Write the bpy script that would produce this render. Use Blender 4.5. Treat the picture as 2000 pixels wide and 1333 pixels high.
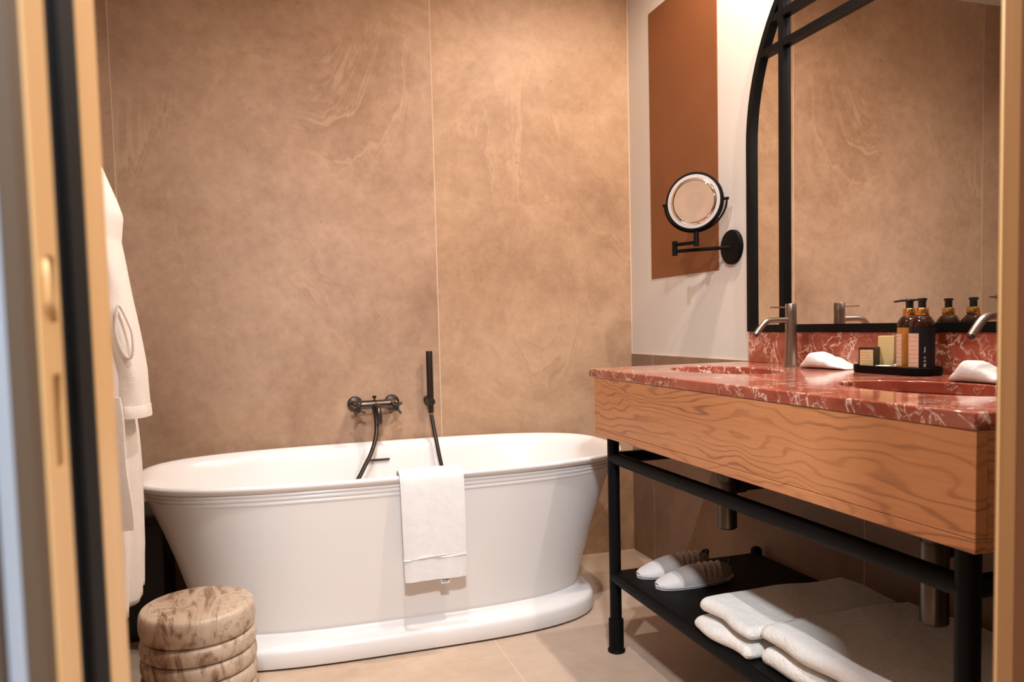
import bpy, bmesh, math, random
from mathutils import Vector, Matrix
from math import pi, sin, cos, radians, sqrt
random.seed(7)
S = bpy.context.scene
C = S.collection
for o in list(bpy.data.objects):
    bpy.data.objects.remove(o)

# ------------------------------------------------------------------ camera
cam_data = bpy.data.cameras.new('camera')
cam = bpy.data.objects.new('camera', cam_data)
C.objects.link(cam)
S.camera = cam
cam_data.sensor_fit = 'HORIZONTAL'
cam_data.sensor_width = 36.0
cam_data.lens = 1465.12 / 2000 * 36
cam_data.shift_x = (1000 - 984.46) / 2000
cam_data.shift_y = (719.62 - 666.5) / 2000
cam_data.clip_start = 0.02
_r = Vector((0.954194, -0.298168, -0.02468))
_d = Vector((-0.040417, -0.046731, -0.99809))
_f = Vector((0.296446, 0.953369, -0.056641))
m = Matrix.Identity(4)
for i in range(3):
    m[i][0] = _r[i]; m[i][1] = -_d[i]; m[i][2] = -_f[i]
m[2][3] = 1.04
cam.matrix_world = m
cam_data.dof.use_dof = True
cam_data.dof.focus_distance = 2.15
cam_data.dof.aperture_fstop = 5.6

# ------------------------------------------------------------------ world, light, exposure
W = bpy.data.worlds.new('world')
S.world = W
W.use_nodes = True
W.node_tree.nodes['Background'].inputs[0].default_value = (1.0, 0.86, 0.72, 1)
W.node_tree.nodes['Background'].inputs[1].default_value = 0.02
S.view_settings.view_transform = 'Standard'
S.view_settings.look = 'None'
S.view_settings.gamma = 1
S.view_settings.use_curve_mapping = False
S.view_settings.exposure = 0.0
CEIL = 2.65
XR, YB = 1.563, 3.064          # vanity wall plane, back wall plane
WARM = (1.0, 0.86, 0.73)
SOFT = (1.0, 0.965, 0.955)
DAY = (0.90, 0.95, 1.0)
# (x, y, colour, watts, cone degrees, lamp radius, cone softness)
DOWNLIGHTS = [
    (1.27, 1.95, WARM, 74, 176, 0.022, 0.45),
    (1.27, 0.98, WARM, 66, 176, 0.022, 0.45),
    (0.28, 1.30, SOFT, 80, 162, 0.022, 0.75),
    (-0.05, -0.75, DAY, 480, 166, 0.11, 0.5),
]

# ------------------------------------------------------------------ helpers
def tag(o, label=None, cat=None, group=None, kind=None):
    if label: o['label'] = label
    if cat: o['category'] = cat
    if group: o['group'] = group
    if kind: o['kind'] = kind
    return o

def thing(name, loc, label, cat, group=None):
    o = bpy.data.objects.new(name, None)
    C.objects.link(o)
    o.location = loc
    o.empty_display_size = 0.05
    return tag(o, label, cat, group)

def world_loc(p):
    v = Vector((0, 0, 0))
    while p:
        v += p.location
        p = p.parent
    return v

def obj(name, bm, mat, parent=None, smooth=False, base=None, recalc=True):
    """bm is in world coordinates; one mesh object, child of parent (or origin at base)."""
    if recalc:
        bmesh.ops.recalc_face_normals(bm, faces=bm.faces)
    off = world_loc(parent) if parent else Vector(base or (0, 0, 0))
    bmesh.ops.translate(bm, verts=bm.verts, vec=-off)
    me = bpy.data.meshes.new(name)
    bm.to_mesh(me)
    bm.free()
    me.materials.append(mat)
    if smooth:
        me.polygons.foreach_set('use_smooth', [True] * len(me.polygons))
        if smooth is not True:
            me.set_sharp_from_angle(angle=radians(smooth))
    o = bpy.data.objects.new(name, me)
    C.objects.link(o)
    if parent:
        o.parent = parent
    else:
        o.location = off
    return o

def struct(name, bm, mat, **k):
    return tag(obj(name, bm, mat, **k), kind='structure')

def bevel(o, w, seg=2, ang=30):
    md = o.modifiers.new('bevel', 'BEVEL')
    md.width = w; md.segments = seg; md.limit_method = 'ANGLE'; md.angle_limit = radians(ang)
    o.data.polygons.foreach_set('use_smooth', [True] * len(o.data.polygons))
    o.data.set_sharp_from_angle(angle=radians(40))
    return o

def box(bm, x0, x1, y0, y1, z0, z1):
    v = [bm.verts.new(p) for p in ((x0, y0, z0), (x1, y0, z0), (x1, y1, z0), (x0, y1, z0),
                                   (x0, y0, z1), (x1, y0, z1), (x1, y1, z1), (x0, y1, z1))]
    for f in ((0, 3, 2, 1), (4, 5, 6, 7), (0, 1, 5, 4), (1, 2, 6, 5), (2, 3, 7, 6), (3, 0, 4, 7)):
        bm.faces.new([v[i] for i in f])
    return v

def B(*a):
    bm = bmesh.new(); box(bm, *a); return bm

def loft(bm, rings, cap0=True, cap1=True):
    """rings: lists of points of equal length, closed loops"""
    R = [[bm.verts.new(p) for p in r] for r in rings]
    n = len(R[0])
    for a, b in zip(R[:-1], R[1:]):
        for i in range(n):
            j = (i + 1) % n
            bm.faces.new((a[i], a[j], b[j], b[i]))
    if cap0: bm.faces.new(R[0][::-1])
    if cap1: bm.faces.new(R[-1])
    return R

def lathe(bm, prof, c=(0, 0), n=32, cap=True):
    rings = [[(c[0] + r * cos(2 * pi * i / n), c[1] + r * sin(2 * pi * i / n), z) for i in range(n)] for r, z in prof]
    loft(bm, rings, cap, cap)

def smooth_path(pts, k=6):
    P = [Vector(p) for p in pts]
    out = []
    for i in range(len(P) - 1):
        a, b, c, d = P[max(i - 1, 0)], P[i], P[i + 1], P[min(i + 2, len(P) - 1)]
        for j in range(k):
            t = j / k
            out.append(0.5 * ((2 * b) + (c - a) * t + (2 * a - 5 * b + 4 * c - d) * t * t + (3 * b - a - 3 * c + d) * t ** 3))
    out.append(P[-1])
    return out

def tube(bm, pts, r, n=12, cap=True):
    P = [Vector(p) for p in pts]
    rr = r if isinstance(r, (list, tuple)) else [r] * len(P)
    t0 = (P[1] - P[0]).normalized()
    ref = Vector((0, 0, 1)) if abs(t0.z) < 0.9 else Vector((1, 0, 0))
    u = t0.cross(ref).normalized()
    rings = []
    for i, p in enumerate(P):
        t = (P[min(i + 1, len(P) - 1)] - P[max(i - 1, 0)]).normalized()
        u = (u - t * u.dot(t)).normalized()
        w = t.cross(u)
        rings.append([p + (u * cos(2 * pi * k / n) + w * sin(2 * pi * k / n)) * rr[i] for k in range(n)])
    loft(bm, rings, cap, cap)

def T(pts, r, n=12):
    bm = bmesh.new(); tube(bm, pts, r, n); return bm

def xprism(bm, pts, x0, x1):
    """outline in (y, z), extruded along x"""
    loft(bm, [[(x0, y, z) for y, z in pts], [(x1, y, z) for y, z in pts]])

# ------------------------------------------------------------------ materials
def nt(name):
    m = bpy.data.materials.new(name)
    m.use_nodes = True
    t = m.node_tree
    return m, t, t.nodes['Principled BSDF']

def N(t, kind, **k):
    n = t.nodes.new(kind)
    for a, v in k.items():
        if a.startswith('i_'):
            n.inputs[a[2:].replace('_', ' ')].default_value = v
        else:
            setattr(n, a, v)
    return n

def ramp(t, fac, stops, interp='LINEAR'):
    r = t.nodes.new('ShaderNodeValToRGB')
    r.color_ramp.interpolation = interp
    el = r.color_ramp.elements
    while len(el) < len(stops): el.new(0.5)
    for e, (p, c) in zip(el, stops):
        e.position = p
        e.color = (*c, 1) if len(c) == 3 else c
    t.links.new(fac, r.inputs[0])
    return r.outputs[0]

def mix(t, fac, a, b, blend='MIX'):
    n = t.nodes.new('ShaderNodeMix')
    n.data_type = 'RGBA'; n.blend_type = blend
    for s, v in ((n.inputs['Factor'], fac), (n.inputs[6], a), (n.inputs[7], b)):
        if isinstance(v, bpy.types.NodeSocket): t.links.new(v, s)
        else: s.default_value = (*v, 1) if isinstance(v, tuple) and len(v) == 3 else v
    return n.outputs[2]

def math_(t, op, a, b=None):
    n = t.nodes.new('ShaderNodeMath'); n.operation = op
    for s, v in zip(n.inputs, (a, b)):
        if v is None: continue
        if isinstance(v, bpy.types.NodeSocket): t.links.new(v, s)
        else: s.default_value = v
    return n.outputs[0]

def coords(t, scale=(1, 1, 1), rot=(0, 0, 0), loc=(0, 0, 0)):
    tc = t.nodes.new('ShaderNodeTexCoord')
    mp = N(t, 'ShaderNodeMapping')
    mp.inputs['Scale'].default_value = scale
    mp.inputs['Rotation'].default_value = rot
    mp.inputs['Location'].default_value = loc
    t.links.new(tc.outputs['Object'], mp.inputs[0])
    return mp.outputs[0]

def noise(t, vec, scale, detail=4, rough=0.5, dist=0.0):
    n = N(t, 'ShaderNodeTexNoise')
    n.inputs['Scale'].default_value = scale
    n.inputs['Detail'].default_value = detail
    n.inputs['Roughness'].default_value = rough
    n.inputs['Distortion'].default_value = dist
    t.links.new(vec, n.inputs['Vector'])
    return n.outputs['Fac']

def bump(t, b, h, strength=0.2, dist=0.01):
    n = N(t, 'ShaderNodeBump')
    n.inputs['Strength'].default_value = strength
    n.inputs['Distance'].default_value = dist
    t.links.new(h, n.inputs['Height'])
    t.links.new(n.outputs[0], b.inputs['Normal'])

def plain(name, col, rough=0.5, metal=0.0, spec=0.5, coat=0.0, var=0.0, bumpy=0.0, bscale=200):
    m, t, b = nt(name)
    b.inputs['Base Color'].default_value = (*col, 1)
    b.inputs['Roughness'].default_value = rough
    b.inputs['Metallic'].default_value = metal
    b.inputs['Specular IOR Level'].default_value = spec
    b.inputs['Coat Weight'].default_value = coat
    v = coords(t)
    if var:
        f = noise(t, v, 6, 5)
        t.links.new(ramp(t, f, [(0.3, tuple(c * (1 - var) for c in col)), (0.7, tuple(min(1, c * (1 + var)) for c in col))]), b.inputs['Base Color'])
    if bumpy:
        bump(t, b, noise(t, v, bscale, 3), bumpy, 0.004)
    return m

def stone(name, dark, mid, light, off=(0, 0, 0), rough=0.5, vein=0.5, scale=1.0, pink=0.5):
    m, t, b = nt(name)
    v = coords(t, loc=off)
    big = noise(t, v, 1.9 * scale, 11, 0.66, 0.5)
    base = ramp(t, big, [(0.33, dark), (0.50, mid), (0.67, light)])
    # slow drift of hue between tan and rosy grey
    rosy = tuple(0.5 * (a + c) * k for a, c, k in zip(mid, light, (0.98, 1.03, 1.22)))
    hue = ramp(t, noise(t, v, 1.15 * scale, 5, 0.55, 0.4), [(0.40, (0, 0, 0)), (0.58, (1, 1, 1))])
    c1 = mix(t, math_(t, 'MULTIPLY', hue, pink), base, rosy)
    # wispy drifting veins: pale bands with a thin dark line beside them
    v2 = coords(t, scale=(1.25, 1.25, 0.62), rot=(0.25, 0.45, 0.2), loc=off)
    n2 = noise(t, v2, 1.55 * scale, 6, 0.52, 0.9)
    mask = ramp(t, noise(t, v, 1.7 * scale, 3), [(0.47, (0, 0, 0)), (0.60, (1, 1, 1))])
    for lv, w, col, k in ((0.50, 0.016, light, 0.75), (0.515, 0.0042, dark, 0.62), (0.47, 0.008, light, 0.5), (0.535, 0.0055, dark, 0.4), (0.44, 0.0035, dark, 0.5)):
        rg = math_(t, 'ABSOLUTE', math_(t, 'SUBTRACT', n2, lv))
        rf = ramp(t, rg, [(0.0, (1, 1, 1)), (w, (0, 0, 0))])
        c1 = mix(t, math_(t, 'MULTIPLY', math_(t, 'MULTIPLY', rf, mask), vein * k), c1, col)
    # fine mottling and tiny dark pits
    fine = noise(t, v, 21 * scale, 9, 0.74)
    c3 = mix(t, 0.30, c1, ramp(t, fine, [(0.3, dark), (0.7, light)]))
    pit = ramp(t, noise(t, v, 48 * scale, 3, 0.5), [(0.64, (0, 0, 0)), (0.74, (1, 1, 1))])
    pm = ramp(t, noise(t, v, 5 * scale, 3), [(0.5, (0, 0, 0)), (0.65, (1, 1, 1))])
    c3 = mix(t, math_(t, 'MULTIPLY', math_(t, 'MULTIPLY', pit, pm), 0.5), c3, tuple(c * 0.7 for c in dark))
    t.links.new(c3, b.inputs['Base Color'])
    b.inputs['Roughness'].default_value = rough
    b.inputs['Specular IOR Level'].default_value = 0.3
    bump(t, b, fine, 0.05, 0.003)
    return m

def red_marble(name):
    m, t, b = nt(name)
    v = coords(t)
    big = noise(t, v, 7, 6, 0.6, 0.8)
    base = ramp(t, big, [(0.3, (0.22, 0.045, 0.025)), (0.5, (0.34, 0.082, 0.048)), (0.72, (0.44, 0.140, 0.088))])
    vv = coords(t, scale=(1, 1, 0.6), rot=(0.6, 0.2, 0.4))
    out = base
    for sc, w, lo, hi, amt, sd in ((10, 0.020, 0.47, 0.57, 1.0, 0), (19, 0.024, 0.50, 0.58, 0.95, 3), (38, 0.036, 0.54, 0.62, 0.6, 9)):
        vs = coords(t, scale=(1, 1, 0.9), rot=(0.6 + sd * 0.1, 0.2, 0.4), loc=(sd, sd * 0.7, 0))
        n = noise(t, vs, sc, 3, 0.6, 0.9)
        r = ramp(t, math_(t, 'ABSOLUTE', math_(t, 'SUBTRACT', n, 0.5)), [(0.0, (1, 1, 1)), (w, (0, 0, 0))])
        k = ramp(t, noise(t, vs, sc * 0.45, 2), [(lo, (0, 0, 0)), (hi, (1, 1, 1))])
        out = mix(t, math_(t, 'MULTIPLY', math_(t, 'MULTIPLY', r, k), amt), out, (0.80, 0.60, 0.48))
    t.links.new(out, b.inputs['Base Color'])
    b.inputs['Roughness'].default_value = 0.10
    b.inputs['Specular IOR Level'].default_value = 0.6
    return m

def oak(name, axis='y'):
    m, t, b = nt(name)
    sc = (1, 0.75, 3.4) if axis == 'y' else (0.75, 1, 3.4)
    v = coords(t, scale=sc, loc=(0.3, 0.17, 0.41))
    n = noise(t, v, 2.3, 2.6, 0.5, 0.5)
    sep = N(t, 'ShaderNodeSeparateXYZ'); t.links.new(v, sep.inputs[0])
    ph = math_(t, 'ADD', math_(t, 'MULTIPLY', n, 74.0), math_(t, 'MULTIPLY', sep.outputs[2], 92.0))
    rings = math_(t, 'SINE', math_(t, 'ADD', ph, math_(t, 'MULTIPLY', noise(t, v, 14, 3), 2.2)))
    rings = ramp(t, rings, [(0.0, (0, 0, 0)), (0.60, (0.10, 0.10, 0.10)), (0.97, (1, 1, 1))])
    rm = ramp(t, noise(t, v, 2.4, 3), [(0.36, (0.22, 0.22, 0.22)), (0.62, (1, 1, 1))])
    base = ramp(t, noise(t, v, 1.6, 4), [(0.3, (0.52, 0.205, 0.072)), (0.7, (0.66, 0.29, 0.115))])
    c = mix(t, math_(t, 'MULTIPLY', math_(t, 'MULTIPLY', rings, rm), 0.8), base, (0.215, 0.068, 0.024))
    vf = coords(t, scale=(1, 0.06, 1) if axis == 'y' else (0.06, 1, 1))
    fib = noise(t, vf, 190, 4, 0.6)
    c = mix(t, 0.14, c, ramp(t, fib, [(0.35, (0.22, 0.075, 0.028)), (0.65, (0.62, 0.30, 0.13))]))
    t.links.new(c, b.inputs['Base Color'])
    b.inputs['Roughness'].default_value = 0.42
    bump(t, b, fib, 0.06, 0.002)
    return m

def jamb_wood(name, a, c_):
    m, t, b = nt(name)
    v = coords(t, scale=(30, 30, 0.6))
    t.links.new(ramp(t, noise(t, v, 3, 4), [(0.3, a), (0.7, c_)]), b.inputs['Base Color'])
    b.inputs['Roughness'].default_value = 0.45
    return m

def breccia(name):
    m, t, b = nt(name)
    v = coords(t, scale=(4.2, 1.1, 1.9), rot=(0.35, 0.25, 0.85))
    n = noise(t, v, 5.6, 9, 0.62, 1.0)
    c = ramp(t, n, [(0.33, (0.105, 0.055, 0.037)), (0.40, (0.27, 0.165, 0.112)), (0.47, (0.46, 0.345, 0.25)), (0.58, (0.52, 0.41, 0.31)), (0.72, (0.40, 0.29, 0.21))])
    v2 = coords(t, scale=(3.0, 1.3, 1.5), rot=(0.6, 0.1, 0.6), loc=(3, 1, 2))
    n2 = noise(t, v2, 4.6, 6, 0.55, 0.9)
    rr = ramp(t, math_(t, 'ABSOLUTE', math_(t, 'SUBTRACT', n2, 0.5)), [(0.0, (1, 1, 1)), (0.022, (0, 0, 0))])
    kk = ramp(t, noise(t, v2, 1.6, 2), [(0.44, (0, 0, 0)), (0.56, (1, 1, 1))])
    c = mix(t, math_(t, 'MULTIPLY', math_(t, 'MULTIPLY', rr, kk), 0.9), c, (0.085, 0.042, 0.028))
    sp = ramp(t, noise(t, coords(t), 55, 5, 0.72), [(0.52, (0, 0, 0)), (0.66, (1, 1, 1))])
    km = ramp(t, noise(t, coords(t), 7, 3), [(0.42, (0, 0, 0)), (0.6, (1, 1, 1))])
    c = mix(t, math_(t, 'MULTIPLY', math_(t, 'MULTIPLY', sp, km), 0.9), c, (0.15, 0.10, 0.075))
    t.links.new(c, b.inputs['Base Color'])
    b.inputs['Roughness'].default_value = 0.38
    return m

def terry(name, col, rough=0.95, sc=420, st=0.55):
    m, t, b = nt(name)
    v = coords(t)
    f = noise(t, v, sc, 3, 0.7)
    g = noise(t, v, 30, 4)
    t.links.new(mix(t, 0.10, col, ramp(t, g, [(0.3, tuple(c * 0.75 for c in col)), (0.7, col)])), b.inputs['Base Color'])
    b.inputs['Roughness'].default_value = rough
    b.inputs['Specular IOR Level'].default_value = 0.1
    b.inputs['Sheen Weight'].default_value = 0.15
    h = math_(t, 'ADD', f, math_(t, 'MULTIPLY', g, 1.5))
    bump(t, b, h, st, 0.004)
    return m

M = {}
M['slab_a'] = stone('stone_slab_a', (0.231, 0.122, 0.068), (0.406, 0.246, 0.150), (0.562, 0.375, 0.250), (0, 0, 0), vein=0.8)
M['slab_b'] = stone('stone_slab_b', (0.256, 0.138, 0.073), (0.431, 0.261, 0.152), (0.569, 0.375, 0.238), (5.3, 2.1, 1.7), vein=0.8, pink=0.25)
M['slab_c'] = stone('stone_slab_c', (0.231, 0.122, 0.068), (0.388, 0.231, 0.138), (0.525, 0.344, 0.220), (9.1, 4.2, 3.7), vein=0.7)
M['tile_w'] = stone('stone_wall_tile', (0.18, 0.105, 0.066), (0.255, 0.158, 0.102), (0.34, 0.225, 0.152), (2.1, 7.2, 4.1), vein=0.25, scale=1.3)
M['floor'] = stone('stone_floor_tile', (0.42, 0.29, 0.195), (0.55, 0.405, 0.29), (0.65, 0.50, 0.375), (3.7, 1.1, 8.2), rough=0.38, vein=0.45, scale=1.2)
M['grout'] = plain('grout', (0.66, 0.50, 0.36), 0.9)
M['paint'] = plain('white_wall_paint', (0.70, 0.645, 0.59), 0.75, var=0.015)
M['ceil'] = plain('ceiling_paint', (0.80, 0.72, 0.62), 0.85)
M['brown'] = plain('brown_paint', (0.235, 0.078, 0.024), 0.62, var=0.06)
M['hall'] = plain('hall_wall', (0.085, 0.052, 0.029), 0.7)
M['black'] = plain('black_metal', (0.0035, 0.0035, 0.0038), 0.55, spec=0.12)
M['black_sat'] = plain('black_satin_frame', (0.0035, 0.0035, 0.0038), 0.45, spec=0.14)
M['rubber'] = plain('black_seal', (0.0065, 0.0067, 0.0075), 0.7, spec=0.1)
M['bin'] = plain('plain_black', (0.012, 0.010, 0.009), 0.5)
M['acrylic'] = plain('white_tub', (0.83, 0.80, 0.785), 0.24, spec=0.45, coat=0.1)
M['gun'] = plain('gunmetal', (0.125, 0.10, 0.085), 0.30, metal=1.0, var=0.15)
M['gun_dark'] = plain('dark_gunmetal', (0.055, 0.042, 0.036), 0.38, metal=0.8)
M['steel'] = plain('brushed_steel', (0.36, 0.30, 0.265), 0.32, metal=1.0, var=0.08)
M['chrome'] = plain('chrome', (0.55, 0.50, 0.46), 0.14, metal=1.0)
M['marble'] = red_marble('red_marble')
M['oak'] = oak('oak_veneer', 'y')
M['oak_end'] = oak('oak_end_veneer', 'x')
M['jamb'] = jamb_wood('jamb_wood', (0.60, 0.36, 0.15), (0.66, 0.41, 0.19))
M['jamb_r'] = jamb_wood('jamb_wood_red', (0.13, 0.048, 0.018), (0.16, 0.062, 0.024))
M['jamb_m'] = jamb_wood('jamb_wood_mid', (0.27, 0.125, 0.045), (0.32, 0.155, 0.058))
M['jamb_d'] = plain('strike_slot', (0.12, 0.055, 0.022), 0.6)
M['alu'] = plain('pale_metal_strip', (0.36, 0.40, 0.47), 0.4, metal=0.2)
M['breccia'] = breccia('stool_marble')
M['towel'] = terry('white_terry', (0.86, 0.84, 0.83))
M['bath_towel'] = terry('bath_towel_terry', (0.86, 0.83, 0.79), sc=190, st=0.9)
M['robe'] = terry('robe_terry', (0.76, 0.685, 0.63), sc=360, st=0.45)
M['slip'] = terry('slipper_white', (0.78, 0.74, 0.73), st=0.2)
M['slip_band'] = terry('slipper_grey', (0.50, 0.44, 0.42), st=0.3)
M['sole'] = plain('slipper_sole', (0.05, 0.045, 0.05), 0.8)
M['ink'] = plain('dark_ink', (0.06, 0.055, 0.075), 0.8)
m_, t_, b_ = nt('mirror_glass')
b_.inputs['Base Color'].default_value = (0.90, 0.88, 0.84, 1)
b_.inputs['Metallic'].default_value = 1.0
b_.inputs['Roughness'].default_value = 0.0
M['mirror'] = m_
M['frost'] = plain('frosted_ring', (0.46, 0.42, 0.41), 0.5)
def lamp_mat(name, col, s):
    m, t, b = nt(name)
    b.inputs['Base Color'].default_value = (*col, 1)
    b.inputs['Emission Color'].default_value = (*col, 1)
    b.inputs['Emission Strength'].default_value = s
    return m
M['lens_w'] = lamp_mat('lamp_lens_warm', WARM, 12)
M['lens_s'] = lamp_mat('lamp_lens_soft', SOFT, 12)
M['ring'] = plain('lamp_ring', (0.75, 0.72, 0.68), 0.4)
# bottle glass: dark amber, glossy
m_, t_, b_ = nt('amber_glass')
b_.inputs['Base Color'].default_value = (0.022, 0.005, 0.002, 1)
b_.inputs['Roughness'].default_value = 0.05
b_.inputs['Coat Weight'].default_value = 0.0
b_.inputs['Transmission Weight'].default_value = 0.0
M['amber'] = m_
M['amber_l'] = plain('amber_liquid', (0.42, 0.17, 0.02), 0.12, coat=0.6)
M['navy'] = plain('navy_label', (0.006, 0.007, 0.011), 0.4, spec=0.3)
M['gold'] = plain('gold_collar', (0.72, 0.42, 0.14), 0.25, metal=1.0)
M['pump'] = plain('pump_black', (0.010, 0.010, 0.010), 0.25)
M['box_dark'] = plain('dark_carton', (0.030, 0.013, 0.010), 0.5)
M['box_yel'] = plain('yellow_carton', (0.78, 0.62, 0.30), 0.55)
M['card'] = plain('pale_card', (0.72, 0.76, 0.66), 0.5)
M['pearl'] = plain('pearl', (0.8, 0.72, 0.62), 0.2)
M['white_ink'] = plain('white_ink', (0.62, 0.58, 0.55), 0.6)
def label_mat(name, paper, ink, scale):
    m, t, b = nt(name)
    v = coords(t, scale=(1, 1, 1))
    sep = N(t, 'ShaderNodeSeparateXYZ'); t.links.new(v, sep.inputs[0])
    s = math_(t, 'SINE', math_(t, 'MULTIPLY', sep.outputs[2], scale))
    g = noise(t, coords(t, scale=(1, 1, 0.15)), 260, 2)
    f = math_(t, 'MULTIPLY', ramp(t, s, [(0.78, (0, 0, 0)), (0.9, (1, 1, 1))]), ramp(t, g, [(0.42, (0, 0, 0)), (0.5, (1, 1, 1))]))
    t.links.new(mix(t, f, paper, ink), b.inputs['Base Color'])
    b.inputs['Roughness'].default_value = 0.6
    return m
M['label'] = label_mat('bottle_label', (0.70, 0.47, 0.36), (0.47, 0.29, 0.21), 620)
M['label_box'] = label_mat('carton_label', (0.72, 0.56, 0.30), (0.42, 0.28, 0.10), 900)

# ------------------------------------------------------------------ structure
# floor with tiles
fl = struct('floor', B(-1.3, 2.0, -2.2, YB + 0.1, -0.12, -0.0005), M['grout'])
xs = [-1.3, -0.513, 0.671, 1.57]
ys = [-2.2, -1.736, -0.536, 0.664, 1.864, YB - 0.002]
g = 0.0022
for i in range(3):
    for j in range(5):
        obj('tile', B(xs[i] + g, xs[i + 1] - g, ys[j] + g, ys[j + 1] - g, -0.02, 0.0), M['floor'], fl)
# back wall of tall stone slabs
wb = struct('wall_back', B(-1.3, 1.75, YB + 0.0005, YB + 0.12, -0.1, CEIL), M['grout'])
for x0, x1, mt in ((-1.3, -0.513, 'slab_c'), (-0.513, 0.673, 'slab_a'), (0.673, 1.5605, 'slab_b')):
    obj('slab', B(x0 + 0.0016, x1 - 0.0016, YB, YB + 0.02, 0.004, CEIL), M[mt], wb)
# vanity wall: white paint above, tile wainscot below
wr = struct('wall_right', B(XR, XR + 0.12, -2.2, YB + 0.0004, -0.1, CEIL), M['paint'])
for y0, y1 in ((2.870, YB), (1.670, 2.870), (0.56, 1.670)):
    obj('tile', B(XR - 0.006, XR + 0.01, y0 + 0.0013, y1 - 0.0013, 0.003, 0.899), M['tile_w'], wr)
bm = B(XR - 0.0056, XR + 0.01, 0.56, YB - 0.001, 0.0, 0.9005)
obj('grout_bed', bm, M['grout'], wr)
obj('paint_panel', B(XR - 0.0022, XR + 0.004, 2.374, 2.873, 1.222, 2.322), M['brown'], wr)['label'] = 'brown painted rectangle on the white wall'
struct('ceiling', B(-1.3, 1.75, -2.2, YB + 0.1, CEIL, CEIL + 0.1), M['ceil'])
# left side: a short return wall that carries the robe, a niche behind it
struct('wall_left', B(-0.60, -0.462, 0.56, 2.20, 0.0, CEIL), M['tile_w'])
struct('wall_niche', B(-1.40, -1.30, 0.45, YB + 0.1, -0.1, CEIL), M['tile_w'])
# wall with the doorway the camera looks through
YD = 0.55                      # bathroom face of the door wall
XJL, XJR = -0.0995, 0.6715      # left and right jamb faces
bm = bmesh.new()
box(bm, -1.4, XJL - 0.03, 0.372, YD - 0.02, -0.004, CEIL)
box(bm, XJR + 0.04, XR, 0.372, YD - 0.02, -0.004, CEIL)
box(bm, XJL - 0.03, XJR + 0.04, 0.372, YD - 0.02, 2.40, CEIL)
struct('wall_front', bm, M['hall'])
# hallway around the camera
struct('wall_hall_left', B(-1.42, -1.30, -2.2, 0.372, -0.1, CEIL), M['hall'])
struct('wall_hall_back', B(-1.42, XR + 0.12, -2.3, -2.2, -0.1, CEIL), M['hall'])
# left jamb: timber, black seal, timber with the strike slots
def mk_trim(name, bm, mat):
    return struct(name, bm, mat)
jl = mk_trim('trim_1', B(XJL - 0.03, XJL, 0.496, YD, 0.0, 2.40), M['jamb'])
obj('seal_strip', B(XJL - 0.03, XJL - 0.0008, 0.4265, 0.496, 0.0, 2.40), M['rubber'], jl)
obj('seal_lip', T([(XJL + 0.0004, 0.444, 0.0), (XJL + 0.0004, 0.444, 2.40)], 0.0026, 8), M['black'], jl, smooth=True)
# strike board is built around its two slots
sb0, sb1 = 0.3895, 0.4265
slots = [(1.047, 1.079), (0.976, 1.022)]
zc = [0.0] + sorted([z for s in slots for z in s]) + [2.40]
bm = bmesh.new()
sy0, sy1 = 0.405, 0.4195
for a, b in zip(zc[:-1], zc[1:]):
    if (round(a, 4), round(b, 4)) in [(round(p, 4), round(q, 4)) for p, q in slots]:
        box(bm, XJL - 0.03, XJL, sb0, sy0, a, b)
        box(bm, XJL - 0.03, XJL, sy1, sb1, a, b)
        box(bm, XJL - 0.03, XJL - 0.012, sy0, sy1, a, b)
    else:
        box(bm, XJL - 0.03, XJL, sb0, sb1, a, b)
stb = obj('strike_board', bm, M['jamb'], jl)
for a, b in slots:
    obj('strike_slot', B(XJL - 0.0118, XJL - 0.010, sy0 + 0.0003, sy1 - 0.0003, a + 0.0005, b - 0.0005), M['jamb_d'], stb)
obj('strike_lip', T([(XJL + 0.0002, sy0 - 0.003, 1.050), (XJL + 0.0012, sy0 - 0.0045, 1.058), (XJL + 0.0012, sy0 - 0.0045, 1.068), (XJL + 0.0002, sy0 - 0.003, 1.076)], 0.0014, 8), M['jamb'], stb, smooth=True)
# hall-side architrave with its pale metal edge
obj('architrave', B(-0.1075, XJL - 0.0012, 0.3715, 0.3893, 0.0, 2.44), M['hall'], jl)
obj('metal_edge', B(-0.1143, -0.1077, 0.3705, 0.3893, 0.0, 2.44), M['alu'], jl)
obj('architrave', B(-0.1600, -0.1145, 0.3600, 0.3718, 0.0, 2.44), M['hall'], jl)
# right jamb
jr = mk_trim('trim_2', B(XJR, XJR + 0.04, 0.531, YD, 0.0, 2.40), M['jamb_m'])
obj('rebate', B(XJR + 0.0004, XJR + 0.04, 0.372, 0.5305, 0.0, 2.40), M['jamb_r'], jr)
obj('edge_highlight', T([(XJR + 0.001, YD - 0.001, 0.0), (XJR + 0.001, YD - 0.001, 2.40)], 0.0022, 8), M['jamb'], jr, smooth=True)  # paler wood puts the bright highlight along this edge into colour
jt = mk_trim('trim_3', B(XJL, XJR, 0.372, YD, 2.40, 2.44), M['jamb'])

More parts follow.
